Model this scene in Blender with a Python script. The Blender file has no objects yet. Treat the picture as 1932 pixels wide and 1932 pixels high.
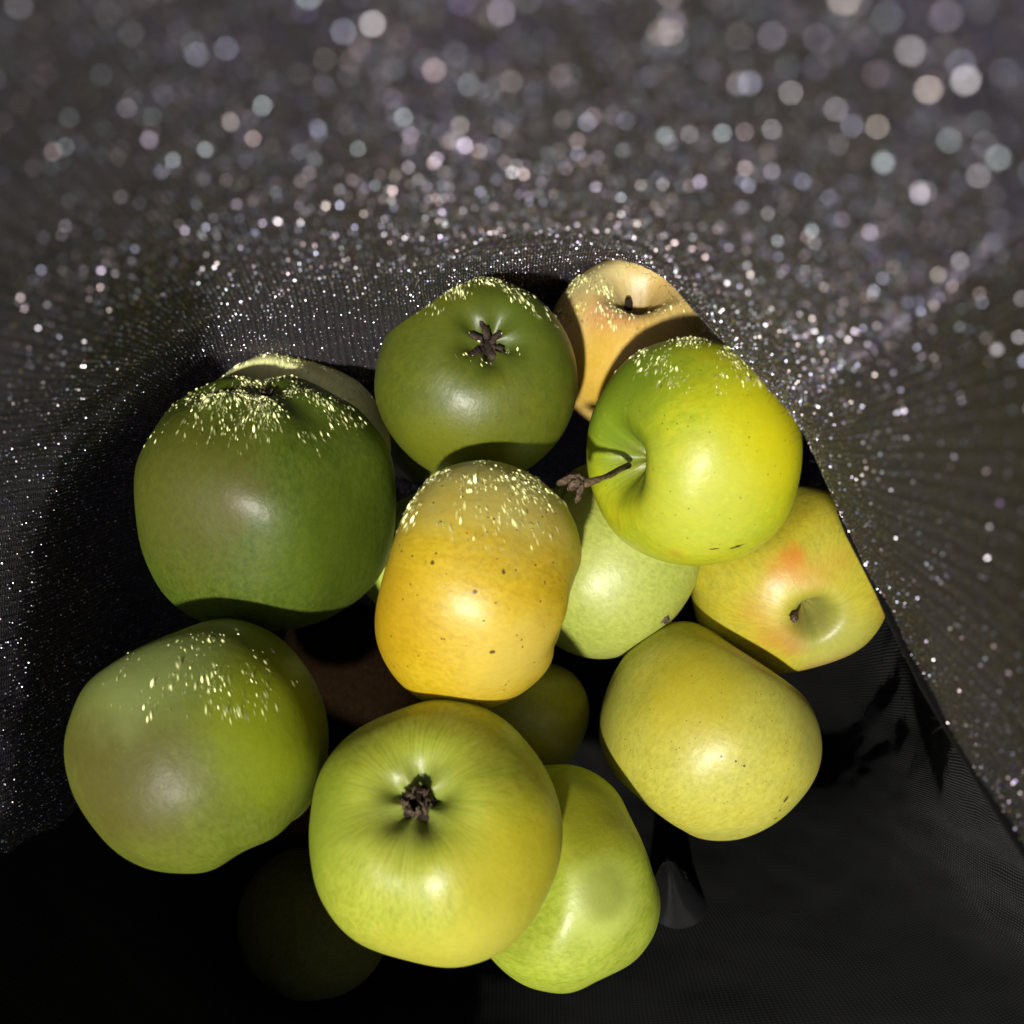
import bpy, bmesh, math, random
import numpy as np
from mathutils import Vector, Matrix, Quaternion, noise

# ------------------------------------------------------------------ camera, sky, sun
scene = bpy.context.scene
col = scene.collection
random.seed(7)
rng = np.random.default_rng(11)

F_PX = 2459.0            # focal length in pixels of the 2560 px picture
PITCH = 70.0             # degrees below the horizon
CAM_LOC = Vector((0.0, 0.0, 0.58))
CAM_ROT = Matrix.Rotation(math.radians(90 - PITCH), 3, 'X')

cam = bpy.data.cameras.new("camera")
cam.sensor_width = 36.0
cam.lens = 36.0 * F_PX / 2560.0
cam.clip_start = 0.004
cam.clip_end = 200.0
cam.dof.use_dof = True
cam.dof.focus_distance = 0.335
cam.dof.aperture_fstop = 12.0
cam.dof.aperture_blades = 0
cam_ob = bpy.data.objects.new("camera", cam)
cam_ob.matrix_world = Matrix.Translation(CAM_LOC) @ CAM_ROT.to_4x4()
col.objects.link(cam_ob)
scene.camera = cam_ob

SUN_CAM = Vector((-0.15, -0.33, 0.93)).normalized()   # towards the sun, in the camera's axes
sun_dir = (CAM_ROT @ SUN_CAM).normalized()
sun = bpy.data.lights.new("sun", 'SUN')
sun.energy = 5.0
sun.angle = math.radians(2.4)   # veiled sun: the shadows between the fruit have soft edges
sun.color = (1.0, 0.965, 0.91)
sun_ob = bpy.data.objects.new("sun", sun)
sun_ob.rotation_euler = sun_dir.to_track_quat('Z', 'Y').to_euler()
sun_ob.location = (0, -2, 3)
col.objects.link(sun_ob)

world = bpy.data.worlds.new("World")
scene.world = world
world.use_nodes = True
wn = world.node_tree
wn.nodes.clear()
sky = wn.nodes.new("ShaderNodeTexSky")
sky.sky_type = 'NISHITA'
sky.sun_disc = False
sky.sun_elevation = math.asin(sun_dir.z)
sky.sun_rotation = math.atan2(sun_dir.x, sun_dir.y)
bg = wn.nodes.new("ShaderNodeBackground")
bg.inputs[1].default_value = 0.05
wo = wn.nodes.new("ShaderNodeOutputWorld")
wn.links.new(sky.outputs[0], bg.inputs[0])
wn.links.new(bg.outputs[0], wo.inputs[0])

scene.view_settings.view_transform = 'Standard'
scene.view_settings.look = 'None'
scene.view_settings.exposure = 0.0
scene.view_settings.gamma = 1.0
scene.render.engine = 'CYCLES'
scene.cycles.max_bounces = 6
scene.cycles.diffuse_bounces = 3
scene.cycles.glossy_bounces = 4
scene.cycles.sample_clamp_indirect = 15.0
scene.cycles.sample_clamp_direct = 0.0
scene.cycles.use_denoising = True
scene.cycles.blur_glossy = 0.0

# ------------------------------------------------------------------ helpers
PXD = 2560.0 / 1932.0
K = PXD / F_PX

def cpt(x, y, d):
    """picture position (1932 px wide picture) at depth d -> point in the camera's axes, metres"""
    return Vector(((x - 966.0) * K * d, (966.0 - y) * K * d, -d))

def to_world(p):
    return CAM_LOC + CAM_ROT @ Vector(p)

def tag(o, label=None, cat=None, group=None, kind=None):
    if label: o["label"] = label
    if cat: o["category"] = cat
    if group: o["group"] = group
    if kind: o["kind"] = kind
    return o

def mesh_obj(name, verts, faces, mat, parent=None, smooth=True):
    me = bpy.data.meshes.new(name)
    me.from_pydata([tuple(v) for v in verts], [], faces)
    me.update()
    if smooth:
        me.polygons.foreach_set("use_smooth", [True] * len(me.polygons))
    if mat: me.materials.append(mat)
    o = bpy.data.objects.new(name, me)
    col.objects.link(o)
    if parent: o.parent = parent
    return o

class G:
    """small node-building helper"""
    def __init__(self, name):
        self.m = bpy.data.materials.new(name)
        self.m.use_nodes = True
        self.t = self.m.node_tree
        self.t.nodes.clear()
        self.out = self.t.nodes.new("ShaderNodeOutputMaterial")
    def n(self, typ, **kw):
        nd = self.t.nodes.new(typ)
        for k, v in kw.items():
            setattr(nd, k, v)
        return nd
    def set(self, sock, v):
        if isinstance(v, bpy.types.NodeSocket): self.t.links.new(v, sock)
        else: sock.default_value = v
    def math(self, op, a, b=None, c=None, clamp=False):
        nd = self.n("ShaderNodeMath", operation=op, use_clamp=clamp)
        self.set(nd.inputs[0], a)
        if b is not None: self.set(nd.inputs[1], b)
        if c is not None: self.set(nd.inputs[2], c)
        return nd.outputs[0]
    def vmath(self, op, a, b=None):
        nd = self.n("ShaderNodeVectorMath", operation=op)
        self.set(nd.inputs[0], a)
        if b is not None: self.set(nd.inputs[1], b)
        return nd.outputs["Value"] if op in ("DOT_PRODUCT", "LENGTH", "DISTANCE") else nd.outputs[0]
    def step(self, v, lo, hi, smooth=True):
        nd = self.n("ShaderNodeMapRange")
        nd.interpolation_type = 'SMOOTHSTEP' if smooth else 'LINEAR'
        nd.clamp = True
        self.set(nd.inputs[0], v)
        nd.inputs[1].default_value = lo; nd.inputs[2].default_value = hi
        nd.inputs[3].default_value = 0.0; nd.inputs[4].default_value = 1.0
        return nd.outputs[0]
    def mix(self, f, a, b, blend='MIX'):
        nd = self.n("ShaderNodeMix", data_type='RGBA', blend_type=blend)
        self.set(nd.inputs[0], f)
        self.set(nd.inputs[6], a if isinstance(a, bpy.types.NodeSocket) else (*a, 1.0))
        self.set(nd.inputs[7], b if isinstance(b, bpy.types.NodeSocket) else (*b, 1.0))
        return nd.outputs[2]
    def noise(self, vec, scale, detail=3.0, rough=0.5, dist=0.0):
        nd = self.n("ShaderNodeTexNoise")
        self.set(nd.inputs["Vector"], vec)
        nd.inputs["Scale"].default_value = scale
        nd.inputs["Detail"].default_value = detail
        nd.inputs["Roughness"].default_value = rough
        nd.inputs["Distortion"].default_value = dist
        return nd.outputs[0]
    def voronoi(self, vec, scale, feature='F1'):
        nd = self.n("ShaderNodeTexVoronoi", feature=feature)
        self.set(nd.inputs["Vector"], vec)
        nd.inputs["Scale"].default_value = scale
        return nd

# ------------------------------------------------------------------ apple skin
def skin_material(name, base, second, stem_col, n_local, patches=(), axis_mix=0.0, dots=0.6, dot_col=(.10, .055, .02),
                  dot_scale=150.0, seed=0.0, R=0.038, russet=0.0, streak=0.40, rough=0.46, specks=(), spec=.40, coat=.28):
    """base/second mixed by clouds and meridian streaks; patches = (local unit dir, angular radius, softness, colour, strength)"""
    g = G(name)
    tc = g.n("ShaderNodeTexCoord").outputs["Object"]
    off = g.vmath('ADD', tc, (seed * .37, seed * .21, seed * .53))
    dirn = g.vmath('NORMALIZE', tc)
    sep = g.n("ShaderNodeSeparateXYZ"); g.set(sep.inputs[0], tc)
    # meridian coordinate: unit radial vector, squeezed along the axis -> streaks from stem to eye
    flat = g.n("ShaderNodeCombineXYZ"); g.set(flat.inputs[0], sep.outputs[0]); g.set(flat.inputs[1], sep.outputs[1])
    fl = g.vmath('NORMALIZE', flat.outputs[0])
    sf = g.n("ShaderNodeSeparateXYZ"); g.set(sf.inputs[0], fl)
    mer = g.n("ShaderNodeCombineXYZ")
    g.set(mer.inputs[0], sf.outputs[0]); g.set(mer.inputs[1], sf.outputs[1])
    g.set(mer.inputs[2], g.math('MULTIPLY', sep.outputs[2], 9.0))
    mero = g.vmath('ADD', mer.outputs[0], (seed, seed * 1.7, 0))
    st = g.noise(mero, 7.0, 6.0, 0.62)
    cl = g.noise(off, 38.0, 4.0, 0.55, 0.4)
    f = g.math('ADD', g.math('MULTIPLY', cl, 1.0 - streak), g.math('MULTIPLY', st, streak))
    c = g.mix(g.step(f, 0.36, 0.64), base, second)
    # mottling
    mo = g.noise(off, 260.0, 3.0, 0.6)
    c = g.mix(g.math('MULTIPLY', g.step(mo, 0.42, 0.62), 0.16), c, tuple(min(1, v * 1.45 + min(.02, v)) for v in second))
    fine = g.noise(g.vmath('MULTIPLY', mero, (1, 1, 2.2)), 26.0, 5.0, 0.65)
    c = g.mix(g.math('MULTIPLY', g.step(fine, 0.40, 0.66), 0.45 * streak + .10), c, tuple(min(1, v * 1.5 + min(.02, v)) for v in base))
    c = g.mix(g.math('MULTIPLY', g.math('SUBTRACT', 1.0, g.step(fine, 0.30, 0.48)), 0.34 * streak + .08), c, tuple(v * .55 for v in second))
    wob = g.noise(off, 60.0, 4.0, 0.6)
    for (dv, rad, soft, pc, stg) in patches:
        dt = g.vmath('DOT_PRODUCT', dirn, tuple(dv))
        ang = g.math('ARCCOSINE', g.math('MINIMUM', dt, 0.9999))
        ang = g.math('ADD', ang, g.math('MULTIPLY', g.math('SUBTRACT', wob, 0.5), soft * 1.6))
        ang = g.math('ADD', ang, g.math('MULTIPLY', g.math('SUBTRACT', st, 0.5), soft * 0.9))
        m = g.math('SUBTRACT', 1.0, g.step(ang, rad - soft, rad + soft))
        c = g.mix(g.math('MULTIPLY', m, stg), c, pc)
    # greener cavity at both ends
    rad2 = g.vmath('LENGTH', flat.outputs[0])
    cav = g.math('SUBTRACT', 1.0, g.step(g.math('ADD', rad2, g.math('MULTIPLY', g.math('SUBTRACT', st, .5), R * .25)), R * 0.14, R * 0.46))
    c = g.mix(g.math('MULTIPLY', cav, 0.6), c, stem_col)
    if russet > 0:
        rs = g.math('SUBTRACT', 1.0, g.step(g.math('ADD', rad2, g.math('MULTIPLY', g.math('SUBTRACT', st, .5), R * .3)), R * 0.05, R * 0.28))
        c = g.mix(g.math('MULTIPLY', rs, russet), c, (.16, .10, .045))
    # lenticels
    v = g.voronoi(off, dot_scale * 3.6)
    lm = g.math('SUBTRACT', 1.0, g.step(v.outputs["Distance"], 0.09, 0.20))
    sepc = g.n("ShaderNodeSeparateColor"); g.set(sepc.inputs[0], v.outputs["Color"])
    keep = g.step(sepc.outputs[0], 0.70, 0.80)
    c = g.mix(g.math('MULTIPLY', g.math('MULTIPLY', lm, keep), dots), c, dot_col)
    v2 = g.voronoi(off, dot_scale * 1.9)
    lm2 = g.math('SUBTRACT', 1.0, g.step(v2.outputs["Distance"], 0.10, 0.22))
    c = g.mix(g.math('MULTIPLY', lm2, 0.10), c, tuple(min(1, x * 1.5 + min(.05, x)) for x in second))
    # single brown blemishes: (local dir, stretch dir, size, elongation)
    for (dv, tv, size, el) in specks:
        dif = g.vmath('SUBTRACT', dirn, tuple(dv))
        a = g.vmath('DOT_PRODUCT', dif, tuple(tv))
        l2 = g.math('POWER', g.vmath('LENGTH', dif), 2.0)
        a2 = g.math('POWER', a, 2.0)
        dd = g.math('SQRT', g.math('MAXIMUM', g.math('ADD', g.math('SUBTRACT', l2, a2), g.math('DIVIDE', a2, el * el)), 0.0))
        dd = g.math('ADD', dd, g.math('MULTIPLY', g.math('SUBTRACT', g.noise(off, 900.0, 2.0), .5), size * .9))
        c = g.mix(g.math('MULTIPLY', g.math('SUBTRACT', 1.0, g.step(dd, size * .55, size)), 0.9), c, (.055, .022, .010))
    b = g.n("ShaderNodeBsdfPrincipled")
    g.set(b.inputs["Base Color"], c)
    g.set(b.inputs["Roughness"], g.math('ADD', rough - .06, g.math('MULTIPLY', g.noise(off, 120.0, 3.0), 0.16)))
    b.inputs["Specular IOR Level"].default_value = spec
    b.inputs["Subsurface Weight"].default_value = 0.16
    b.inputs["Subsurface Radius"].default_value = (1.0, 0.75, 0.25)
    b.inputs["Subsurface Scale"].default_value = 0.004
    b.inputs["Coat Weight"].default_value = coat
    b.inputs["Coat Roughness"].default_value = 0.34
    b.inputs["Coat IOR"].default_value = 1.5
    bp = g.n("ShaderNodeBump"); bp.inputs["Strength"].default_value = 0.5; bp.inputs["Distance"].default_value = 0.0008
    h = g.math('ADD', g.math('MULTIPLY', g.noise(off, 150.0, 4.0, 0.6), 0.6), g.math('MULTIPLY', g.noise(off, 900.0, 2.0, 0.5), 0.10))
    h = g.math('ADD', h, g.math('MULTIPLY', st, 0.25))
    g.set(bp.inputs["Height"], h)
    g.set(b.inputs["Normal"], bp.outputs[0])
    g.set(b.inputs["Coat Normal"], bp.outputs[0])
    g.t.links.new(b.outputs[0], g.out.inputs[0])
    return g.m

def plain_material(name, c1, c2, scale, rough=0.7, bump=0.5, dist=0.0004, spec=0.3):
    g = G(name)
    tc = g.n("ShaderNodeTexCoord").outputs["Object"]
    n1 = g.noise(tc, scale, 5.0, 0.65)
    b = g.n("ShaderNodeBsdfPrincipled")
    g.set(b.inputs["Base Color"], g.mix(g.step(n1, .35, .65), c1, c2))
    b.inputs["Roughness"].default_value = rough
    b.inputs["Specular IOR Level"].default_value = spec
    bp = g.n("ShaderNodeBump"); bp.inputs["Strength"].default_value = bump; bp.inputs["Distance"].default_value = dist
    g.set(bp.inputs["Height"], n1); g.set(b.inputs["Normal"], bp.outputs[0])
    g.t.links.new(b.outputs[0], g.out.inputs[0])
    return g.m

M_STEM = plain_material("stem_bark", (.060, .036, .016), (.17, .115, .055), 900, .75)
M_DRY = plain_material("dried_brown", (.030, .018, .010), (.16, .105, .062), 1300, .8, 0.8)
M_SEPAL = plain_material("sepal_brown", (.016, .009, .007), (.06, .036, .026), 1100, .75, 0.8)
M_EYE = plain_material("eye_dark", (.010, .007, .004), (.03, .018, .010), 1200, .9, 0.8)

# ------------------------------------------------------------------ apple geometry
def apple_verts(R, h, taper, lobe, stem_cav, eye_cav, bump, seed, nphi=84, nth=112, flat=(), box=.94):
    """stem on +z. stem_cav/eye_cav = (depth, width) in units of R. flat = (local dir, distance in R) facets, softly pressed"""
    ph = np.linspace(0, 1, nphi)
    phi = math.pi * (ph - 0.16 * np.sin(2 * math.pi * ph) / (2 * math.pi) * 1.0)
    phi = math.pi * (0.5 - 0.5 * np.cos(math.pi * ph)) * 0.35 + math.pi * ph * 0.65
    vs = [None] * (nphi * nth)
    k = 0
    for i in range(nphi):
        p = phi[i]
        s, c = math.sin(p), math.cos(p)
        s = max(s, 0.0)
        rr = s ** box
        # blunt shoulders
        z0 = math.copysign(abs(c) ** (box - .01), c) * h
        dz = -stem_cav[0] * math.exp(-(rr / stem_cav[1]) ** 1.7) if c > 0 else eye_cav[0] * math.exp(-(rr / eye_cav[1]) ** 1.7)
        tp = 1 + taper * c
        for j in range(nth):
            th = 2 * math.pi * j / nth
            w5 = math.cos(5 * th + seed)
            lw = lobe * (0.35 + 0.65 * (0.5 - 0.5 * c)) * s
            d = Vector((s * math.cos(th), s * math.sin(th), c))
            nb = noise.noise(d * 1.25 + Vector((seed, seed * 2, 3.1))) * bump + noise.noise(d * 2.6 + Vector((seed * 3, 1.3, seed))) * bump * 0.35
            f = (tp + lw * w5 + nb)
            r = rr * f
            z = z0 * (1 + nb * 0.6) + dz * (1 + 0.18 * w5 * (1 if c < 0 else .3))
            if c < 0: z -= lobe * 0.9 * w5 * math.exp(-((rr - 0.42) / 0.22) ** 2)
            v = Vector((r * math.cos(th), r * math.sin(th), z)) * R
            for (fd, fdist, soft) in flat:
                q = v.dot(fd) / R - fdist
                if q > -soft:
                    # smooth clamp
                    e = (q + soft)
                    v -= fd * R * (e - soft * (1 - math.exp(-e / soft)) if soft > 0 else q)
            vs[k] = v; k += 1
    fs = []
    for i in range(nphi - 1):
        for j in range(nth):
            a = i * nth + j; b = i * nth + (j + 1) % nth
            fs.append((a, a + nth, b + nth, b))
    return vs, fs

def frame_for(n_cam, end, spin):
    """rotation taking local +z (stem) so that the named end points along n_cam"""
    n = (CAM_ROT @ Vector(n_cam)).normalized()
    zq = n if end == 'stem' else -n
    up = Vector((0, 0, 1)) if abs(zq.z) < 0.9 else Vector((0, 1, 0))
    x = up.cross(zq).normalized(); y = zq.cross(x)
    m = Matrix((x, y, zq)).transposed()
    return m @ Matrix.Rotation(spin, 3, 'Z')

def tube(pts, radii, nseg=10, rough=0.0, cap=True):
    vs, fs = [], []
    pts = [Vector(p) for p in pts]
    up = Vector((0.31, 0.2, 0.93)).normalized()
    for i, p in enumerate(pts):
        t = (pts[min(i + 1, len(pts) - 1)] - pts[max(i - 1, 0)]).normalized()
        a = t.cross(up)
        if a.length < 1e-3: a = t.cross(Vector((1, 0, 0)))
        a.normalize(); b = t.cross(a)
        for j in range(nseg):
            th = 2 * math.pi * j / nseg
            r = radii[i] * (1 + rough * (random.random() - .5))
            vs.append(p + (a * math.cos(th) + b * math.sin(th)) * r)
    for i in range(len(pts) - 1):
        for j in range(nseg):
            fs.append((i * nseg + j, i * nseg + (j + 1) % nseg, (i + 1) * nseg + (j + 1) % nseg, (i + 1) * nseg + j))
    if cap:
        fs.append(tuple(range(nseg))[::-1]); fs.append(tuple(range((len(pts) - 1) * nseg, len(pts) * nseg)))
    return vs, fs

def blade(p0, d0, curl_axis, length, width, curl, twist=0.0, n=10, thick=0.00025, pointed=True, crumple=0.0):
    """a thin dried blade starting at p0 along d0 that curls about curl_axis"""
    vs, fs = [], []
    p = Vector(p0); d = Vector(d0).normalized(); ax = Vector(curl_axis).normalized()
    for i in range(n + 1):
        t = i / n
        w = width * ((math.sin(math.pi * min(1, 0.25 + t * 0.75)) ** 0.8) if pointed else (1 - 0.25 * abs(2 * t - 1))) * 0.5
        w = max(w, width * 0.04)
        side = Matrix.Rotation(twist * t, 3, d) @ ax
        nn = d.cross(side).normalized()
        cr = Vector((random.uniform(-1, 1), random.uniform(-1, 1), random.uniform(-1, 1))) * crumple
        for s_, up_ in ((-1, 0.35), (0, 0), (1, 0.35)):
            q = p + side * (w * s_) + nn * (abs(s_) * w * up_) + cr
            vs.append(q + nn * thick * .5); vs.append(q - nn * thick * .5)
        p = p + d * (length / n)
        d = Matrix.Rotation(curl / n, 3, ax) @ d
    for i in range(n):
        a = i * 6; b = (i + 1) * 6
        fs += [(a, a + 2, b + 2, b), (a + 2, a + 4, b + 4, b + 2), (a + 1, b + 1, b + 3, a + 3), (a + 3, b + 3, b + 5, a + 5),
               (a, b, b + 1, a + 1), (a + 4, a + 5, b + 5, b + 4)]
    fs += [(0, 1, 3, 2), (2, 3, 5, 4)]
    e = n * 6
    fs += [(e, e + 2, e + 3, e + 1), (e + 2, e + 4, e + 5, e + 3)]
    return vs, fs

def lump(center, r, seed, squash=(1, 1, 1), amp=0.45, n=2):
    bm = bmesh.new()
    bmesh.ops.create_icosphere(bm, subdivisions=n, radius=1.0)
    for v in bm.verts:
        k = 1 + amp * noise.noise(v.co * 1.9 + Vector((seed, seed * 1.3, 0))) + amp * .5 * noise.noise(v.co * 4.5 + Vector((0, seed, seed)))
        v.co = Vector((v.co.x * squash[0], v.co.y * squash[1], v.co.z * squash[2])) * (r * k) + Vector(center)
    vs = [v.co.copy() for v in bm.verts]; fs = [tuple(v.index for v in f.verts) for f in bm.faces]
    bm.free()
    return vs, fs

GROUP = "apples heaped in the glittery bag"
APPLES = {}

def apple(key, x, y, d, r_px, n_cam, end, label, base, second, stem_col, h=0.9, taper=0.06, lobe=0.02, stem_cav=(.34, .30), eye_cav=(.26, .28),
          bump=0.035, seed=1.0, spin=0.0, box=.94, flat_cam=(), patches_cam=(), specks_cam=(), **mk):
    R = r_px * K * d
    rot = frame_for(n_cam, end, spin)
    inv = rot.transposed() @ CAM_ROT
    loc = inv_dir = None
    cd = cpt(x, y, d)
    flat = [((inv @ Vector(f[0])).normalized(), f[1], f[2]) for f in flat_cam]
    vs, fs = apple_verts(R, h, taper, lobe, stem_cav, eye_cav, bump, seed, flat=flat, box=box)
    pts = [((inv @ Vector(p[0])).normalized(), *p[1:]) for p in patches_cam]
    sps = [((inv @ Vector(p[0])).normalized(), (inv @ Vector(p[1])).normalized(), p[2], p[3]) for p in specks_cam]
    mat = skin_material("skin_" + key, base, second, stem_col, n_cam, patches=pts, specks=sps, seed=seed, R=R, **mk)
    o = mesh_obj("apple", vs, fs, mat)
    o.matrix_world = Matrix.Translation(to_world(cd)) @ rot.to_4x4()
    tag(o, label, "apple", GROUP)
    o["R"] = 0
    del o["R"]
    APPLES[key] = (o, R, rot, inv, cd, h, stem_cav, eye_cav)
    return o

def local_from_cam(key, p_cam):
    o, R, rot, inv, cd, *_ = APPLES[key]
    return inv @ (Vector(p_cam) - cd)

def sepals(key, parent_mat, n=5, length=.30, width=.13, curl=1.6, lift=0.5, start=0.07, z_extra=0.0, seedv=0, crumple=0.0, eye_r=.11):
    """dried calyx on the eye end (-z): a dark cup with curled sepals"""
    o, R, rot, inv, cd, h, sc, ec = APPLES[key]
    random.seed(100 + seedv)
    zb = (-h + ec[0]) * R
    pts = [(0, 0, zb + .03 * R), (0, 0, zb - .035 * R), (0, 0, zb - .075 * R)]
    vs, fs = tube(pts, [eye_r * R, eye_r * R * 1.05, eye_r * R * .55], 14, 0.25)
    cx = mesh_obj("calyx", vs, fs, M_EYE, o)
    for i in range(n):
        a = 2 * math.pi * (i + random.uniform(-.18, .18)) / n
        rad = Vector((math.cos(a), math.sin(a), 0)); tan = Vector((-math.sin(a), math.cos(a), 0))
        d0 = (rad * (1 - lift) + Vector((0, 0, -lift)))
        ln = length * R * random.uniform(.75, 1.2)
        # curl outward/back towards the skin (+z) about the tangent
        vs, fs = blade(rad * start * R + Vector((0, 0, zb - (.055 + z_extra) * R)), d0, tan, ln, width * R * random.uniform(.8, 1.2),
                       -curl * random.uniform(.6, 1.2) if False else curl * random.uniform(.5, 1.2) * -1, random.uniform(-.7, .7), crumple=crumple * R)
        mesh_obj("sepal", vs, fs, parent_mat, cx)
    return cx

def stem(key, pts, radii, mat=None, rough=.18, knob=None, extra=None):
    o = APPLES[key][0]
    vs, fs = tube(pts, radii, 10, rough)
    s = mesh_obj("stem", vs, fs, mat or M_STEM, o)
    if knob:
        kv, kf = lump(knob[0], knob[1], knob[2])
        mesh_obj("stem_end", kv, kf, M_DRY, s)
    return s

GREEN_CAV = (.16, .20, .02)
# --- the big readable apples -------------------------------------------------
apple("E", 905, 1103, .315, 233, (.955, -.28, .06), 'calyx',
      "golden yellow apple at the centre of the heap, dark specks on its skin",
      (.52, .365, .010), (.46, .30, .005), (.34, .33, .05), h=.82, taper=.05, lobe=.02, bump=.03, seed=2.2, spin=.4,
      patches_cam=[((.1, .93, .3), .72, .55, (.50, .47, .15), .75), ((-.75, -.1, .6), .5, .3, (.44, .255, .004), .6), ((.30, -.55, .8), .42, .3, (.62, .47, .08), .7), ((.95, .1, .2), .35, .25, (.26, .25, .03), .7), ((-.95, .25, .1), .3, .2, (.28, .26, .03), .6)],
      dots=.95, dot_scale=120, dot_col=(.06, .025, .012), rough=.45,
      specks_cam=[((.0, .02, .99), (1, 0, 0), .022, 1.0), ((.12, -.42, .88), (1, 0, 0), .020, 1.5), ((-.30, .22, .92), (0, 1, 0), .020, 1.2), ((.20, .16, .95), (0, 1, 0), .018, 1.4)])
apple("D", 1305, 858, .335, 214, (-.89, -.12, .44), 'stem',
      "bright yellow-green apple with a long brown stem pointing left, under the right fabric edge",
      (.33, .395, .012), (.45, .44, .008), (.09, .16, .01), h=.86, taper=.03, stem_cav=(.46, .27), seed=5.1,
      patches_cam=[((-.75, .55, .2), .75, .4, (.16, .25, .012), .85), ((.55, .1, .8), .55, .35, (.55, .50, .004), .8), ((-.1, -.5, .85), .55, .3, (.45, .47, .05), .55),
                   ((-.22, -.85, .45), .07, .06, (.42, .24, .02), .45)],
      russet=.30, dots=.75, dot_scale=130, dot_col=(.10, .13, .012),
      specks_cam=[((.27, -.79, .55), (.95, .25, 0), .022, 3.2), ((.08, -.80, .58), (.95, .1, 0), .014, 4.0), ((.60, .62, .5), (.7, -.5, 0), .016, 2.0)])
apple("F", 504, 953, .352, 232, (.10, .86, .42), 'calyx',
      "large dark green boxy apple at the left, a small closed eye on top",
      (.075, .104, .007), (.054, .086, .006), (.075, .105, .012), h=.99, taper=-.03, lobe=.03, eye_cav=(.08, .13), bump=.05, seed=8.4, spin=.3, box=.82,
      flat_cam=[((.25, -.35, -.9), .60, .08)],
      patches_cam=[((-.40, .1, .9), .60, .40, (.084, .070, .010), .6), ((.05, .02, 1), .16, .14, (.095, .065, .014), .4), ((.7, -.3, .6), .5, .3, (.080, .120, .007), .6)],
      dots=.35, dot_scale=170, dot_col=(.03, .04, .01), streak=.6, spec=.28, coat=.15)
apple("C", 899, 717, .350, 191, (.17, .34, .92), 'calyx',
      "round dark green apple at the back with a dried sepal star in its eye",
      (.070, .092, .006), (.105, .118, .005), (.065, .085, .007), h=.94, taper=.03, lobe=.007, eye_cav=(.30, .30), bump=.018, seed=3.3, spin=.2,
      patches_cam=[((-.3, -.75, .5), .5, .3, (.15, .16, .006), .6), ((.5, .5, .6), .5, .4, (.085, .13, .010), .5)], dots=.6, dot_scale=150, dot_col=(.04, .04, .01))
apple("M", 1329, 1380, .368, 206, (.60, .78, -.06), 'stem',
      "pale yellow freckled apple lying at the lower right on black lining",
      (.38, .365, .055), (.42, .375, .035), (.30, .30, .04), h=.92, taper=.08, lobe=.008, bump=.035, seed=6.6, spin=.9,
      flat_cam=[((.48, .87, .1), .88, .10), ((-.64, -.70, .0), .93, .08)],
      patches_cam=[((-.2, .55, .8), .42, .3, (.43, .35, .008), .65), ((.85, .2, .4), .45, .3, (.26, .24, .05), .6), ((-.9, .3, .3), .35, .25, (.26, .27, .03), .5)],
      dots=.95, dot_scale=185, dot_col=(.14, .065, .015),
      specks_cam=[((.55, -.42, .72), (.3, .9, 0), .022, 2.5), ((.52, -.53, .67), (.3, .9, 0), .016, 1.0), ((.50, -.62, .6), (.3, .9, 0), .018, 1.3),
                  ((-.06, .02, 1), (1, 0, 0), .014, 1.0), ((.06, -.02, .99), (1, 0, 0), .014, 1.0), ((.13, -.06, .98), (1, 0, 0), .014, 1.0)])
apple("H", 1487, 1095, .382, 182, (.05, -.36, .93), 'stem',
      "yellow apple blushed orange and red, short stem facing out, at the right edge",
      (.42, .35, .015), (.38, .34, .03), (.16, .19, .04), h=.90, taper=.02, stem_cav=(.46, .145), bump=.045, seed=9.2, spin=.5,
      flat_cam=[((.3, -.95, .1), .95, .14), ((-.5, .75, .5), .92, .10)],
      patches_cam=[((-.28, .20, .93), .15, .15, (.54, .19, .012), .7), ((-.42, .02, .9), .10, .12, (.50, .20, .02), .5), ((-.12, -.62, .75), .12, .12, (.45, .14, .05), .5), ((-.05, .12, .99), .16, .16, (.50, .22, .025), .45), ((-.55, -.25, .8), .16, .16, (.46, .20, .03), .45), ((.25, .25, .93), .16, .18, (.48, .26, .03), .4), ((-.20, .30, .9), .10, .10, (.54, .17, .012), .7), ((-.30, -.52, .75), .20, .2, (.42, .14, .03), .6), ((.35, -.85, .4), .22, .2, (.45, .15, .06), .6),
                   ((.85, .05, .5), .3, .2, (.5, .18, .04), .6), ((.35, -.6, .7), .4, .25, (.33, .34, .08), .6)],
      dots=.35, dot_scale=150, russet=.25)
apple("K", 822, 1560, .292, 237, (-.12, .52, .85), 'calyx',
      "big yellow-green apple at the bottom, brown crumpled eye facing the opening",
      (.36, .38, .035), (.30, .34, .02), (.13, .17, .04), h=.97, taper=.05, lobe=.028, eye_cav=(.34, .34), bump=.035, seed=4.4, spin=.1,
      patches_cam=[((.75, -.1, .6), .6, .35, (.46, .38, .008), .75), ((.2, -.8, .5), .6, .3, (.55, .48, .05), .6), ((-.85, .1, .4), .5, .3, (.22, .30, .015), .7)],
      dots=.3, dot_scale=150, streak=.5)
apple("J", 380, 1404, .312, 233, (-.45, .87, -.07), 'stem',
      "green apple at the lower left, below the boxy one, its dim side tinted dull brown",
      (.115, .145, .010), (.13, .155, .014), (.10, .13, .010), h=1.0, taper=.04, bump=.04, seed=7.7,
      patches_cam=[((-.3, .0, .95), .65, .4, (.085, .066, .016), .75), ((-.2, .75, .6), .5, .3, (.22, .27, .08), .7), ((.75, .3, .55), .5, .3, (.24, .29, .008), .75)],  # brown patch puts shade into the colour; pale top and bright right, sun
      dots=.25, dot_scale=170, streak=.6, spec=.16, coat=.10)
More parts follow.
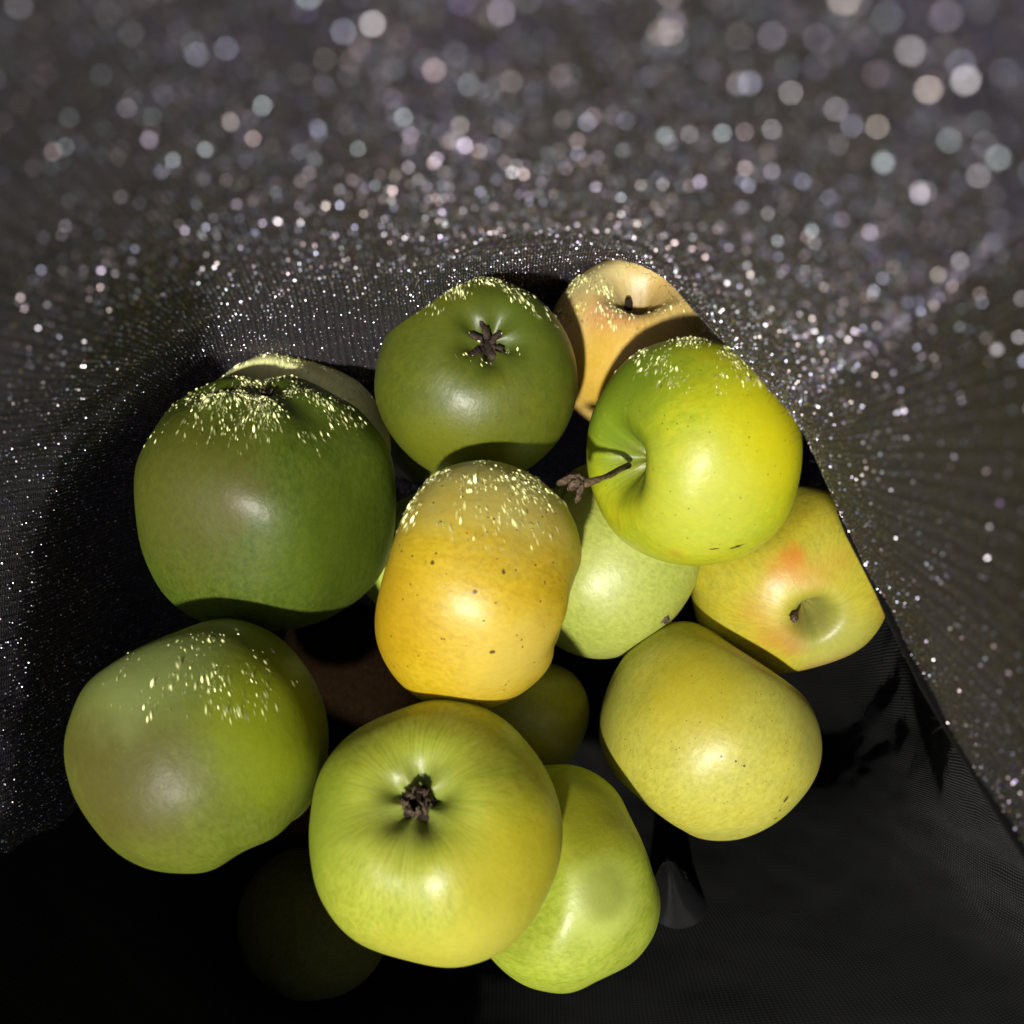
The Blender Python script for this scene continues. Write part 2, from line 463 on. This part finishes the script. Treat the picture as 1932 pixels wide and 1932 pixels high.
apple("L", 1052, 1650, .342, 200, (.92, .36, -.08), 'stem',
      "yellow-green apple with bruised wrinkled cheek at the bottom, half behind another",
      (.33, .37, .03), (.26, .33, .02), (.2, .25, .02), h=.95, taper=.03, bump=.07, seed=1.9, flat_cam=[((-.68, .2, .7), .74, .08)],
      patches_cam=[((.15, .75, .6), .5, .3, (.27, .26, .008), .8), ((.35, .1, .9), .35, .15, (.42, .48, .09), .7), ((.35, .18, .9), .22, .08, (.22, .24, .03), .6)],
      dots=.2, dot_scale=170, streak=.5)
apple("G", 1140, 1052, .388, 187, (.75, -.62, -.2), 'stem',
      "pale green apple wedged below the long-stemmed one, right of the golden one",
      (.34, .37, .07), (.29, .335, .05), (.25, .28, .05), h=.90, taper=.05, bump=.03, seed=12.1,
      dots=.3, dot_scale=130, dot_col=(.2, .18, .03))
apple("A", 549, 852, .384, 184, (.16, .20, -.97), 'stem',
      "pale cream-green apple peeking out behind the large boxy green one",
      (.66, .66, .30), (.62, .63, .24), (.5, .5, .2), h=.95, taper=.02, bump=.06, seed=13.5, dots=.2, flat_cam=[((-.2, -.1, .97), .45, .08)])
apple("B", 1202, 655, .408, 172, (-.08, .62, .78), 'stem',
      "peach and amber apple with a deep dark hollow, furthest back by the fabric",
      (.64, .47, .17), (.62, .40, .09), (.26, .18, .06), h=.92, taper=.05, stem_cav=(.70, .24), bump=.04, seed=15.2, spin=.2,
      patches_cam=[((-.35, .3, .9), .28, .2, (.62, .25, .15), .75), ((-.3, -.5, .8), .6, .3, (.56, .34, .012), .7), ((-.4, .7, .5), .4, .3, (.62, .55, .25), .7)],
      dots=.2, russet=.3)
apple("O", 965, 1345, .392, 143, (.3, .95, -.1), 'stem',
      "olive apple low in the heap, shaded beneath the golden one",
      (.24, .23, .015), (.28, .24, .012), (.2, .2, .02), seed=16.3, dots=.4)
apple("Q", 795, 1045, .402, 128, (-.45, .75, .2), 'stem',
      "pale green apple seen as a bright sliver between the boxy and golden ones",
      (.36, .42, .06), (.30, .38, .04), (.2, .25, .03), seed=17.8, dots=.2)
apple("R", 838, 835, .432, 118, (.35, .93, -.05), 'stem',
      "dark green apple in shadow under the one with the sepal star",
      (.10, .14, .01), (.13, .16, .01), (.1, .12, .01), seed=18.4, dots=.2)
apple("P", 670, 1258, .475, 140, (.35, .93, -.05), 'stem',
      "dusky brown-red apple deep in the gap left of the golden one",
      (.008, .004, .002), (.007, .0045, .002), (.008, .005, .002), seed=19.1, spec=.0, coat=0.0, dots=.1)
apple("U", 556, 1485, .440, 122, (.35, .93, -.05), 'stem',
      "dark red apple almost lost in the crevice beside the green one with its dim side tinted brown",
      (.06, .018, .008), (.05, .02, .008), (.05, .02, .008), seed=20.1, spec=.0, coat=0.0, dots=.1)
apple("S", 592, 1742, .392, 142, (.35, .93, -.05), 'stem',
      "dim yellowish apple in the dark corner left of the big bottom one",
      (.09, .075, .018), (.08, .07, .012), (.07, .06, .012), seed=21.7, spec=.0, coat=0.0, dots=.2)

# --- stems and eyes
def stem_from(key, cam_pts, radii, **kw):
    return stem(key, [local_from_cam(key, cpt(*p)) for p in cam_pts], radii, **kw)

# long stem of the right green apple, with the dried spur it broke off with
sD = stem_from("D", [(1186, 878, .325), (1170, 885, .315), (1150, 896, .307), (1128, 905, .302), (1108, 911, .300), (1094, 913, .2995)],
               [.0011, .0010, .0010, .0011, .0014, .0016])
for i, (p, dv, L, W, cu, tw) in enumerate([((1100, 910, .300), (-.9, .12, .05), .0085, .0048, .5, .6), ((1102, 916, .299), (-.25, -1, .2), .0062, .0050, -.5, .8),
                                           ((1092, 905, .300), (-.8, .35, .3), .0050, .0042, .9, -.5), ((1096, 914, .2995), (-.7, -.5, .35), .0048, .0050, -.9, .9)]):
    o, R, rot, inv, cd, *_ = APPLES["D"]
    random.seed(i)
    vs, fs = blade(local_from_cam("D", cpt(*p)), inv @ Vector(dv), inv @ Vector((.2, .3, .9)), L, W, cu, tw, crumple=.00035, thick=.0006)
    mesh_obj("dried_bract", vs, fs, M_DRY, sD)
vs, fs = lump(local_from_cam("D", cpt(1097, 911, .2998)), .0019, 3.0)
mesh_obj("spur", vs, fs, M_DRY, sD)
# short knobbed stem of the blushed apple
stem_from("H", [(1507, 1132, .371), (1505, 1145, .359), (1501, 1158, .352), (1498, 1166, .349)], [.0010, .0009, .0010, .0014],
          knob=(local_from_cam("H", cpt(1498, 1167, .3486)), .0014, 4.0))
# pale apple's stem poking out past its right side
stem_from("G", [(1214, 1146, .388), (1230, 1158, .374), (1243, 1163, .367), (1251, 1165, .364)], [.0008, .0008, .0009, .0014],
          knob=(local_from_cam("G", cpt(1252, 1165, .3635)), .0024, 6.0))
# twig end standing between the boxy and the back green apple
stem_from("Q", [(752, 940, .395), (742, 918, .386), (735, 904, .381), (732, 893, .378), (735, 884, .376)], [.0010, .0010, .0014, .0022, .0014],
          knob=(local_from_cam("Q", cpt(731, 897, .3785)), .0026, 8.0))
# hollow of the far peach apple: dried stub
stem_from("B", [(1187, 590, .406), (1186, 575, .396), (1184, 566, .390)], [.0018, .0018, .0012], mat=M_EYE)
sepals("C", M_SEPAL, n=6, length=.33, width=.07, curl=2.6, lift=.5, start=.02, seedv=4, eye_r=.085, crumple=.022)
sepals("K", M_DRY, n=10, length=.17, width=.085, curl=-1.7, lift=.70, start=.075, seedv=5, crumple=.020, eye_r=.125)
sepals("F", M_DRY, n=5, length=.05, width=.04, curl=-.8, lift=.3, start=.015, seedv=8, eye_r=.028)
sepals("E", M_SEPAL, n=5, length=.22, width=.12, curl=1.0, lift=.5, start=.05, seedv=9, eye_r=.10)

# ------------------------------------------------------------------ cloth-reflected light spots, imitated by added pale flakes on the upper skins
from mathutils.bvhtree import BVHTree
def spot_material(name, c, rough):
    g = G(name)
    at = g.n("ShaderNodeAttribute"); at.attribute_name = "spot_tint"
    bs = g.n("ShaderNodeBsdfPrincipled")
    g.set(bs.inputs["Base Color"], g.mix(1.0, c, at.outputs["Color"], 'MULTIPLY'))
    bs.inputs["Metallic"].default_value = 1.0
    bs.inputs["Roughness"].default_value = rough
    tr = g.n("ShaderNodeBsdfTransparent")
    ms = g.n("ShaderNodeMixShader")
    g.set(ms.inputs[0], at.outputs["Alpha"])
    g.t.links.new(tr.outputs[0], ms.inputs[1]); g.t.links.new(bs.outputs[0], ms.inputs[2])
    g.t.links.new(ms.outputs[0], g.out.inputs[0])
    return g.m
M_SPOT = spot_material("light_spot_foil", (.91, .92, .42), .48)

def light_spots(key, n, center, spread, seedv, length=(2.0, 5.0), width=(.00011, .00040), ymin=-9):
    o, R, rot, inv, cd, *_ = APPLES[key]
    me = o.data
    bvh = BVHTree.FromPolygons([v.co for v in me.vertices], [tuple(p.vertices) for p in me.polygons])
    r = random.Random(seedv)
    ctr = Vector(center).normalized()
    down = Vector((0, -1, 0))
    vs, fs, tints = [], [], []
    tries = 0
    cl = [Vector((r.gauss(0, 1), r.gauss(0, 1), r.gauss(0, 1))).normalized() for _ in range(9)]
    while len(fs) < n and tries < n * 60:
        tries += 1
        d = (ctr + Vector((r.gauss(0, 1), r.gauss(0, 1), r.gauss(0, 1))) * spread).normalized()
        if d.z < .06: continue
        ang = ctr.angle(d)
        # loose clusters
        if noise.noise(d * 4.0 + Vector((seedv, 0, 0))) + .35 < r.random() * .75: continue
        dl = inv @ d
        hit = bvh.ray_cast(dl * R * 2.2, -dl, R * 3)
        if hit[0] is None: continue
        p, nl = hit[0], hit[1]
        nc = (inv.transposed() @ nl)
        if nc.y < ymin: continue
        t = inv @ (down - nc * down.dot(nc))
        if t.length < .05: t = inv @ Vector((1, 0, 0))
        t.normalize(); b = nl.cross(t)
        w = r.uniform(*width) * (1.6 if r.random() < .12 else 1)
        low = min(1.0, max(0.0, (0.95 - nc.y) * 1.3))
        ln = w * (1.25 + r.uniform(*length) * low * .95)
        hv = (SUN_CAM + (-(cd + d * R)).normalized()).normalized()
        nf = inv @ (hv + Vector((r.gauss(0, 1), r.gauss(0, 1), r.gauss(0, 1))) * .26)  # flakes turned between sun and camera so they glint as light spots
        nf.normalize()
        t2 = (t - nf * t.dot(nf)).normalized()
        b = nf.cross(t2)
        q = p + nl * (w * .5 + ln * abs(t2.dot(nl)) * .45 + .00004)
        if nc.z < .12: continue
        a = len(vs)
        vs += [q + t2 * ln, q + b * w + t2 * ln * .35, q + b * w * .9 - t2 * ln * .4, q - t2 * ln, q - b * w * .9 - t2 * ln * .4, q - b * w + t2 * ln * .35, q + nf * w * .12]
        for e in range(6): fs.append((a + e, a + (e + 1) % 6, a + 6)[::-1])
        kf = r.uniform(.55, 1.0); al = r.choice((.14, .18, .22, .30, .42, .65, .9))
        tints += [(kf, kf, kf, 0.0)] * 6 + [(kf, kf, kf, al)]
    fl = mesh_obj("light_spot_flakes", vs, fs, M_SPOT, o)
    ca = fl.data.attributes.new("spot_tint", 'FLOAT_COLOR', 'POINT')
    ca.data.foreach_set("color", np.array(tints, np.float32).ravel())
    fl["kind"] = "stuff"

light_spots("F", 1700*6, (.12, .80, .55), .32, 31, ymin=.36, length=(2.5, 6.5))
light_spots("C", 850*6, (-.05, .80, .56), .40, 32, ymin=.46, length=(2.5, 6.5))
light_spots("D", 700*6, (.0, .84, .52), .36, 33, ymin=.46, length=(2.5, 6.0))
light_spots("E", 700*6, (.05, .82, .55), .40, 34, ymin=.36, length=(3.0, 7.0))
light_spots("A", 600*6, (.05, .80, .50), .45, 35, ymin=.2)
light_spots("B", 800*6, (-.35, .55, .75), .45, 36, ymin=.15)
light_spots("J", 260*6, (.22, .66, .70), .30, 37, ymin=.34, length=(3.0, 7.5))
light_spots("Q", 20*6, (-.2, .8, .5), .35, 39)

# ------------------------------------------------------------------ the bag
def catmull(P, t):
    n = len(P) - 1
    s = min(max(t, 0), 1) * n
    i = min(int(s), n - 1); f = s - i
    p0 = P[max(i - 1, 0)]; p1 = P[i]; p2 = P[i + 1]; p3 = P[min(i + 2, n)]
    return 0.5 * ((2 * p1) + (-p0 + p2) * f + (2 * p0 - 5 * p1 + 4 * p2 - p3) * f * f + (-p0 + 3 * p1 - 3 * p2 + p3) * f ** 3)

def resample(P, m):
    """control points -> m points evenly spaced along the smooth curve through them"""
    fine = [catmull(P, k / 200) for k in range(201)]
    L = [0]
    for a, b in zip(fine, fine[1:]): L.append(L[-1] + float(np.linalg.norm(b - a)))
    T = np.linspace(0, L[-1], m)
    A = np.array(fine)
    return np.stack([np.interp(T, L, A[:, k]) for k in range(3)], 1)

BOT = (955, 1130, .535)
TOP_SEC = [
    [(-900, 2300, .22), (-330, 1860, .265), (-20, 1660, .315), (140, 1550, .375), (280, 1490, .44), (520, 1380, .505), (760, 1250, .535), BOT],
    [(-950, 1600, .22), (-380, 1430, .27), (-15, 1330, .318), (140, 1250, .37), (260, 1180, .44), (470, 1120, .505), (720, 1130, .535), BOT],
    [(-950, 1100, .20), (-380, 1010, .25), (-10, 955, .30), (150, 925, .35), (265, 895, .415), (460, 900, .49), (700, 1000, .53), BOT],
    [(-480, 120, .075), (0, 400, .115), (232, 540, .175), (325, 600, .255), (368, 655, .32), (388, 690, .375), (435, 735, .445), (640, 850, .51), BOT],
    [(420, -450, .050), (560, 60, .080), (630, 290, .115), (685, 440, .185), (708, 540, .265), (714, 592, .312), (722, 645, .352), (733, 702, .388), (760, 765, .445), BOT],
    [(960, -600, .044), (960, 0, .075), (958, 210, .098), (955, 350, .143), (950, 430, .205), (947, 476, .265), (947, 506, .325), (948, 550, .385), (950, 760, .50), BOT],
    [(1450, -420, .046), (1320, 120, .086), (1250, 320, .122), (1205, 436, .19), (1188, 474, .28), (1184, 492, .36), (1185, 515, .43), (1170, 700, .53), BOT],
    [(2050, -420, .050), (1690, 220, .083), (1520, 440, .125), (1400, 566, .20), (1343, 622, .29), (1372, 606, .37), (1420, 610, .45), (1320, 800, .53), BOT],
    [(2500, 60, .055), (1920, 400, .088), (1710, 555, .13), (1560, 668, .20), (1462, 738, .272), (1490, 730, .33), (1580, 720, .41), (1420, 900, .53), BOT],
    [(2700, 480, .065), (2030, 640, .105), (1770, 725, .16), (1600, 790, .215), (1516, 815, .268), (1545, 812, .32), (1650, 830, .41), (1450, 980, .52), BOT],
    [(2750, 2700, .125), (2080, 1830, .19), (1770, 1340, .24), (1645, 1090, .272), (1587, 968, .288), (1612, 955, .33), (1700, 960, .40), (1500, 1050, .51), BOT],
]
LOW_SEC = [
    [(2900, 760, .10), (2150, 800, .165), (1920, 830, .25), (1790, 870, .34), (1720, 900, .42), (1500, 1020, .52), BOT],
    [(2700, 1400, .14), (2080, 1400, .235), (1800, 1390, .345), (1650, 1370, .44), (1400, 1330, .515), BOT],
    [(2600, 2500, .325), (2060, 1990, .365), (1760, 1750, .393), (1530, 1600, .423), (1300, 1420, .475), BOT],
    [(1250, 2600, .36), (1200, 2150, .378), (1165, 1940, .394), (1140, 1760, .418), (1050, 1480, .48), BOT],
    [(250, 2450, .23), (420, 2120, .30), (520, 1940, .375), (610, 1790, .45), (760, 1450, .515), BOT],
    [(-1000, 2050, .22), (-420, 1700, .267), (-60, 1560, .32), (110, 1480, .385), (255, 1420, .45), (500, 1340, .52), (760, 1230, .545), (955, 1130, .545)],
]

def surface(secs, nu, nv, wob=0.0):
    rows = np.stack([resample([np.array(cpt(*p)) for p in s], nv) for s in secs], 0)      # sections x nv x 3
    n = len(secs)
    out = np.zeros((nu, nv, 3))
    for a in range(nu):
        s = a / (nu - 1) * (n - 1)
        i = min(int(s), n - 2); f = s - i
        p0 = rows[max(i - 1, 0)]; p1 = rows[i]; p2 = rows[i + 1]; p3 = rows[min(i + 2, n - 1)]
        out[a] = 0.5 * ((2 * p1) + (-p0 + p2) * f + (2 * p0 - 5 * p1 + 4 * p2 - p3) * f * f + (-p0 + 3 * p1 - 3 * p2 + p3) * f ** 3)
    return out

def grid_normals(P):
    du = np.gradient(P, axis=0); dv = np.gradient(P, axis=1)
    N = np.cross(du, dv)
    N /= np.linalg.norm(N, axis=2, keepdims=True) + 1e-12
    return N, du, dv

RC = np.array([list(r) for r in CAM_ROT])
def np_world(P):
    return P @ RC.T + np.array(CAM_LOC)

def sheet(name, P, thick, mat, parent, uvs=True):
    """two-sided sheet with real thickness, built on the grid P (camera axes)"""
    nu, nv, _ = P.shape
    N, _, _ = grid_normals(P)
    mid = P[nu // 2, nv // 3]
    inward = np.array([0.0, 0.0, -0.30]) - mid
    if np.dot(N[nu // 2, nv // 3], inward) < 0: N = -N
    back = P - N * thick
    V = np.concatenate([np_world(P).reshape(-1, 3), np_world(back).reshape(-1, 3)], 0)
    off = nu * nv
    fs = []
    idx = lambda i, j: i * nv + j
    for i in range(nu - 1):
        for j in range(nv - 1):
            a, b, c, d = idx(i, j), idx(i + 1, j), idx(i + 1, j + 1), idx(i, j + 1)
            fs.append((a, b, c, d)); fs.append((a + off, d + off, c + off, b + off))
    for j in range(nv - 1):
        a, d = idx(0, j), idx(0, j + 1); fs.append((a, d, d + off, a + off))
        a, d = idx(nu - 1, j), idx(nu - 1, j + 1); fs.append((a, a + off, d + off, d))
    for i in range(nu - 1):
        a, b = idx(i, 0), idx(i + 1, 0); fs.append((a, a + off, b + off, b))
    o = mesh_obj(name, V, fs, mat, None)
    me = o.data
    uv = me.uv_layers.new(name="cloth")
    vi = np.zeros(len(me.loops), dtype=np.int32); me.loops.foreach_get("vertex_index", vi)
    vi = vi % off
    U = np.stack([(vi // nv) / (nu - 1), (vi % nv) / (nv - 1)], 1).astype(np.float32)
    uv.data.foreach_set("uv", U.ravel())
    o.parent = parent
    return o, N

def cloth_material(name, c1, c2, ribs_u, rows_v, bump, sheen, rough=.8, lurex=0.0):
    g = G(name)
    uvn = g.n("ShaderNodeUVMap"); uvn.uv_map = "cloth"
    s = g.n("ShaderNodeSeparateXYZ"); g.set(s.inputs[0], uvn.outputs[0])
    tc = g.n("ShaderNodeTexCoord").outputs["Object"]
    jit = g.math('MULTIPLY', g.noise(tc, 300.0, 2.0), 0.8)
    wu = g.math('SINE', g.math('ADD', g.math('MULTIPLY', s.outputs[0], ribs_u * 2 * math.pi), jit))
    wv = g.math('SINE', g.math('ADD', g.math('MULTIPLY', s.outputs[1], rows_v * 2 * math.pi), g.math('MULTIPLY', wu, 1.2)))
    h = g.math('ADD', g.math('MULTIPLY', wu, 0.5), g.math('MULTIPLY', wv, 0.3))
    h = g.math('ADD', h, g.math('MULTIPLY', g.noise(tc, 2600.0, 3.0), 0.9))
    b = g.n("ShaderNodeBsdfPrincipled")
    f = g.math('ADD', g.math('MULTIPLY', g.step(h, -.4, 1.0), .7), g.math('MULTIPLY', g.noise(tc, 90.0, 4.0), .3))
    g.set(b.inputs["Base Color"], g.mix(f, c1, c2))
    b.inputs["Roughness"].default_value = rough
    b.inputs["Specular IOR Level"].default_value = 0.08
    b.inputs["Sheen Weight"].default_value = sheen
    b.inputs["Sheen Roughness"].default_value = 0.5
    bp = g.n("ShaderNodeBump"); bp.inputs["Strength"].default_value = 0.7; bp.inputs["Distance"].default_value = bump
    g.set(bp.inputs["Height"], h); g.set(b.inputs["Normal"], bp.outputs[0])
    if lurex > 0:
        # metallised thread: smooth silvery foil running through the knit
        lx = g.n("ShaderNodeBsdfPrincipled")
        lx.inputs["Base Color"].default_value = (.72, .68, .70, 1)
        lx.inputs["Metallic"].default_value = 1.0
        lx.inputs["Roughness"].default_value = .50
        ms = g.n("ShaderNodeMixShader"); ms.inputs[0].default_value = lurex
        g.t.links.new(b.outputs[0], ms.inputs[1]); g.t.links.new(lx.outputs[0], ms.inputs[2])
        g.t.links.new(ms.outputs[0], g.out.inputs[0])
    else:
        g.t.links.new(b.outputs[0], g.out.inputs[0])
    return g.m

M_GLIT = cloth_material("glitter_knit", (.018, .0155, .0185), (.062, .053, .060), 260, 420, .0004, 0.0, lurex=.07)
M_LINE = cloth_material("black_lining", (.0012, .0012, .0013), (.0055, .0053, .0052), 420, 380, .0004, 0.04)

bag = bpy.data.objects.new("fabric_bag", None)
col.objects.link(bag)
tag(bag, "dark grey bag of glittering knit cloth, open and holding the heap of apples", "bag")

PT = surface(TOP_SEC, 180, 200)
def wrinkle(P, amp, scale, seed):
    N, _, _ = grid_normals(P)
    nu, nv, _ = P.shape
    for i in range(nu):
        for j in range(nv):
            q = Vector(P[i, j])
            k = noise.noise(q * scale + Vector((seed, 0, 0))) + .45 * noise.noise(q * scale * 2.7 + Vector((0, seed, 0))) + .2 * noise.noise(q * scale * 6.5)
            P[i, j] += N[i, j] * (amp * k)
    return P
PT = wrinkle(PT, .0016, 26.0, 3.0)
glit, NT = sheet("glitter_panel", PT, .0012, M_GLIT, bag)
PL = wrinkle(surface(LOW_SEC, 150, 120), .0045, 22.0, 9.0)
lin, NL = sheet("lining", PL, .0012, M_LINE, bag)

# --- glitter: tiny metallic flakes knitted in columns into the panel
def flakes(P, N, parent):
    nu, nv, _ = P.shape
    ncol, nrow = 430, 720
    u = (np.arange(ncol)[:, None] + 0.5 + rng.normal(0, .13, (ncol, nrow))) / ncol * (nu - 1)
    v = (np.arange(nrow)[None, :] + 0.5 + rng.normal(0, .25, (ncol, nrow))) / nrow * (nv - 1) * 0.93
    u = np.clip(u, 0, nu - 1.001).ravel(); v = np.clip(v, 0, nv - 1.001).ravel()
    keep = rng.random(len(u)) < 0.60
    u, v = u[keep], v[keep]
    i = u.astype(int); j = v.astype(int); fu = (u - i)[:, None]; fv = (v - j)[:, None]
    def smp(A):
        return (A[i, j] * (1 - fu) * (1 - fv) + A[i + 1, j] * fu * (1 - fv) + A[i, j + 1] * (1 - fu) * fv + A[i + 1, j + 1] * fu * fv)
    p = smp(P); n = smp(N); n /= np.linalg.norm(n, axis=1, keepdims=True)
    m = len(p)
    size = rng.uniform(.00018, .00031, m)
    big = rng.random(m) < .025
    size[big] *= rng.uniform(1.2, 1.8, big.sum())
    clump = np.array([noise.noise(Vector(q) * 240.0) + .6 * noise.noise(Vector(q) * 620.0) for q in p])
    wild = rng.random(m) < np.clip(.80 + .80 * clump, .40, .97)
    sg = np.where(wild, .90, .30)[:, None]
    nn = n + rng.normal(0, 1, (m, 3)) * sg; nn /= np.linalg.norm(nn, axis=1, keepdims=True)
    t = np.cross(nn, rng.normal(0, 1, (m, 3))); t /= np.linalg.norm(t, axis=1, keepdims=True)
    b = np.cross(nn, t)
    c = p + n * (size * .6)[:, None]
    asp = rng.uniform(.6, 1.0, m)
    S = size[:, None]
    q = np.stack([c + t * S + b * S * asp[:, None] * .4, c + t * S * .4 - b * S * asp[:, None], c - t * S - b * S * asp[:, None] * .4, c - t * S * .4 + b * S * asp[:, None]], 1)
    V = np_world(q.reshape(-1, 3))
    me = bpy.data.meshes.new("glitter_flakes")
    me.vertices.add(m * 4); me.loops.add(m * 4); me.polygons.add(m)
    me.vertices.foreach_set("co", V.astype(np.float32).ravel())
    me.loops.foreach_set("vertex_index", np.arange(m * 4, dtype=np.int32))
    me.polygons.foreach_set("loop_start", np.arange(0, m * 4, 4, dtype=np.int32))
    me.update(calc_edges=True)
    ca = me.attributes.new("tint", 'FLOAT_COLOR', 'FACE')
    hue = rng.random(m)
    base = np.ones((m, 4), np.float32)
    pal = np.array([[.74, .70, .78], [.82, .64, .66], [.62, .64, .88], [.62, .72, .78], [.80, .70, .66], [.72, .62, .82], [.76, .72, .78]])
    base[:, :3] = pal[(hue * len(pal)).astype(int)]
    base[:, :3] *= .85
    base[~wild, :3] *= np.array([.50, .44, .85], np.float32)
    ca.data.foreach_set("color", base.ravel())
    g = G("glitter_foil")
    at = g.n("ShaderNodeAttribute"); at.attribute_name = "tint"
    bs = g.n("ShaderNodeBsdfPrincipled")
    g.set(bs.inputs["Base Color"], at.outputs["Color"])
    bs.inputs["Metallic"].default_value = 1.0
    bs.inputs["Roughness"].default_value = 0.42
    g.t.links.new(bs.outputs[0], g.out.inputs[0])
    me.materials.append(g.m)
    o = bpy.data.objects.new("glitter_flakes", me)
    col.objects.link(o); o.parent = parent
    o["kind"] = "stuff"
    return o
flakes(PT, NT, glit)

# --- hem along the free edge of the panel, a stray fold of lining and loose fibres
edge = [Vector(q) for q in resample([np.array(cpt(*p)) for p in TOP_SEC[-1]], 60)[:46]]
vs, fs = tube(edge, [.0011] * len(edge), 8, .25)
hem = mesh_obj("hem", [to_world(v) for v in vs], fs, M_LINE, glit)
FOLD = [
    [(1170, 1960, .435), (1200, 1800, .428), (1220, 1700, .420), (1236, 1652, .414), (1248, 1630, .412)],
    [(1300, 1960, .432), (1284, 1800, .420), (1272, 1715, .409), (1266, 1655, .405), (1262, 1624, .408)],
    [(1460, 1960, .435), (1395, 1810, .428), (1345, 1725, .419), (1304, 1668, .414), (1278, 1630, .411)],
    [(1540, 1960, .455), (1460, 1810, .455), (1395, 1725, .45), (1335, 1668, .445), (1292, 1634, .44)],
]
fold, _ = sheet("fabric_fold", surface(FOLD, 24, 26), .001, M_LINE, bag)
M_FIB = plain_material("loose_fibre", (.02, .02, .02), (.07, .065, .06), 800, .8)
def fibres(name, pts, n, ln, parent, spread=.0006):
    r = random.Random(len(pts) + n)
    vs, fs = [], []
    for _ in range(n):
        k = r.randrange(len(pts) - 1)
        p = pts[k].lerp(pts[k + 1], r.random()) + Vector((r.gauss(0, spread), r.gauss(0, spread), r.gauss(0, spread)))
        d = Vector((r.gauss(0, 1), r.gauss(0, 1), r.gauss(0, 1))).normalized()
        c = Vector((r.gauss(0, 1), r.gauss(0, 1), r.gauss(0, 1))) * .5
        L = ln * r.uniform(.4, 1.3)
        P = [p + d * (L * t) + c * (L * t * t) for t in (0, .35, .7, 1)]
        v, f = tube(P, [.00006, .00006, .00005, .00003], 3, 0, False)
        a = len(vs); vs += [to_world(q) for q in v]; fs += [tuple(i + a for i in q) for q in f]
    o = mesh_obj(name, vs, fs, M_FIB, parent)
    o["kind"] = "stuff"
fibres("loose_fibres", edge[8:], 260, .0028, hem)
sil = [cpt(*p) for p in [(1183, 492, .33), (1260, 545, .31), (1343, 622, .29), (1400, 678, .28), (1462, 738, .272), (1516, 812, .268), (1560, 890, .28), (1587, 968, .288)]]
fibres("edge_fibres", sil, 150, .0022, glit, .0008)
fibres("fold_fibres", [cpt(1240, 1646, .413), cpt(1258, 1626, .408), cpt(1278, 1632, .411), cpt(1302, 1668, .413)], 70, .0011, fold, .0004)

# --- ground under the bag
g = G("ground_stone")
tc = g.n("ShaderNodeTexCoord").outputs["Object"]
bs = g.n("ShaderNodeBsdfPrincipled")
g.set(bs.inputs["Base Color"], g.mix(g.noise(tc, 14.0, 8.0, .7), (.16, .155, .15), (.28, .27, .25)))
bs.inputs["Roughness"].default_value = .9
g.t.links.new(bs.outputs[0], g.out.inputs[0])
zmin = min(np_world(PT.reshape(-1, 3))[:, 2].min(), np_world(PL.reshape(-1, 3))[:, 2].min())
gz = zmin - .004
gr = mesh_obj("ground", [(-40, -40, gz), (40, -40, gz), (40, 40, gz), (-40, 40, gz)], [(0, 1, 2, 3)], g.m, None, False)
tag(gr, kind="structure")
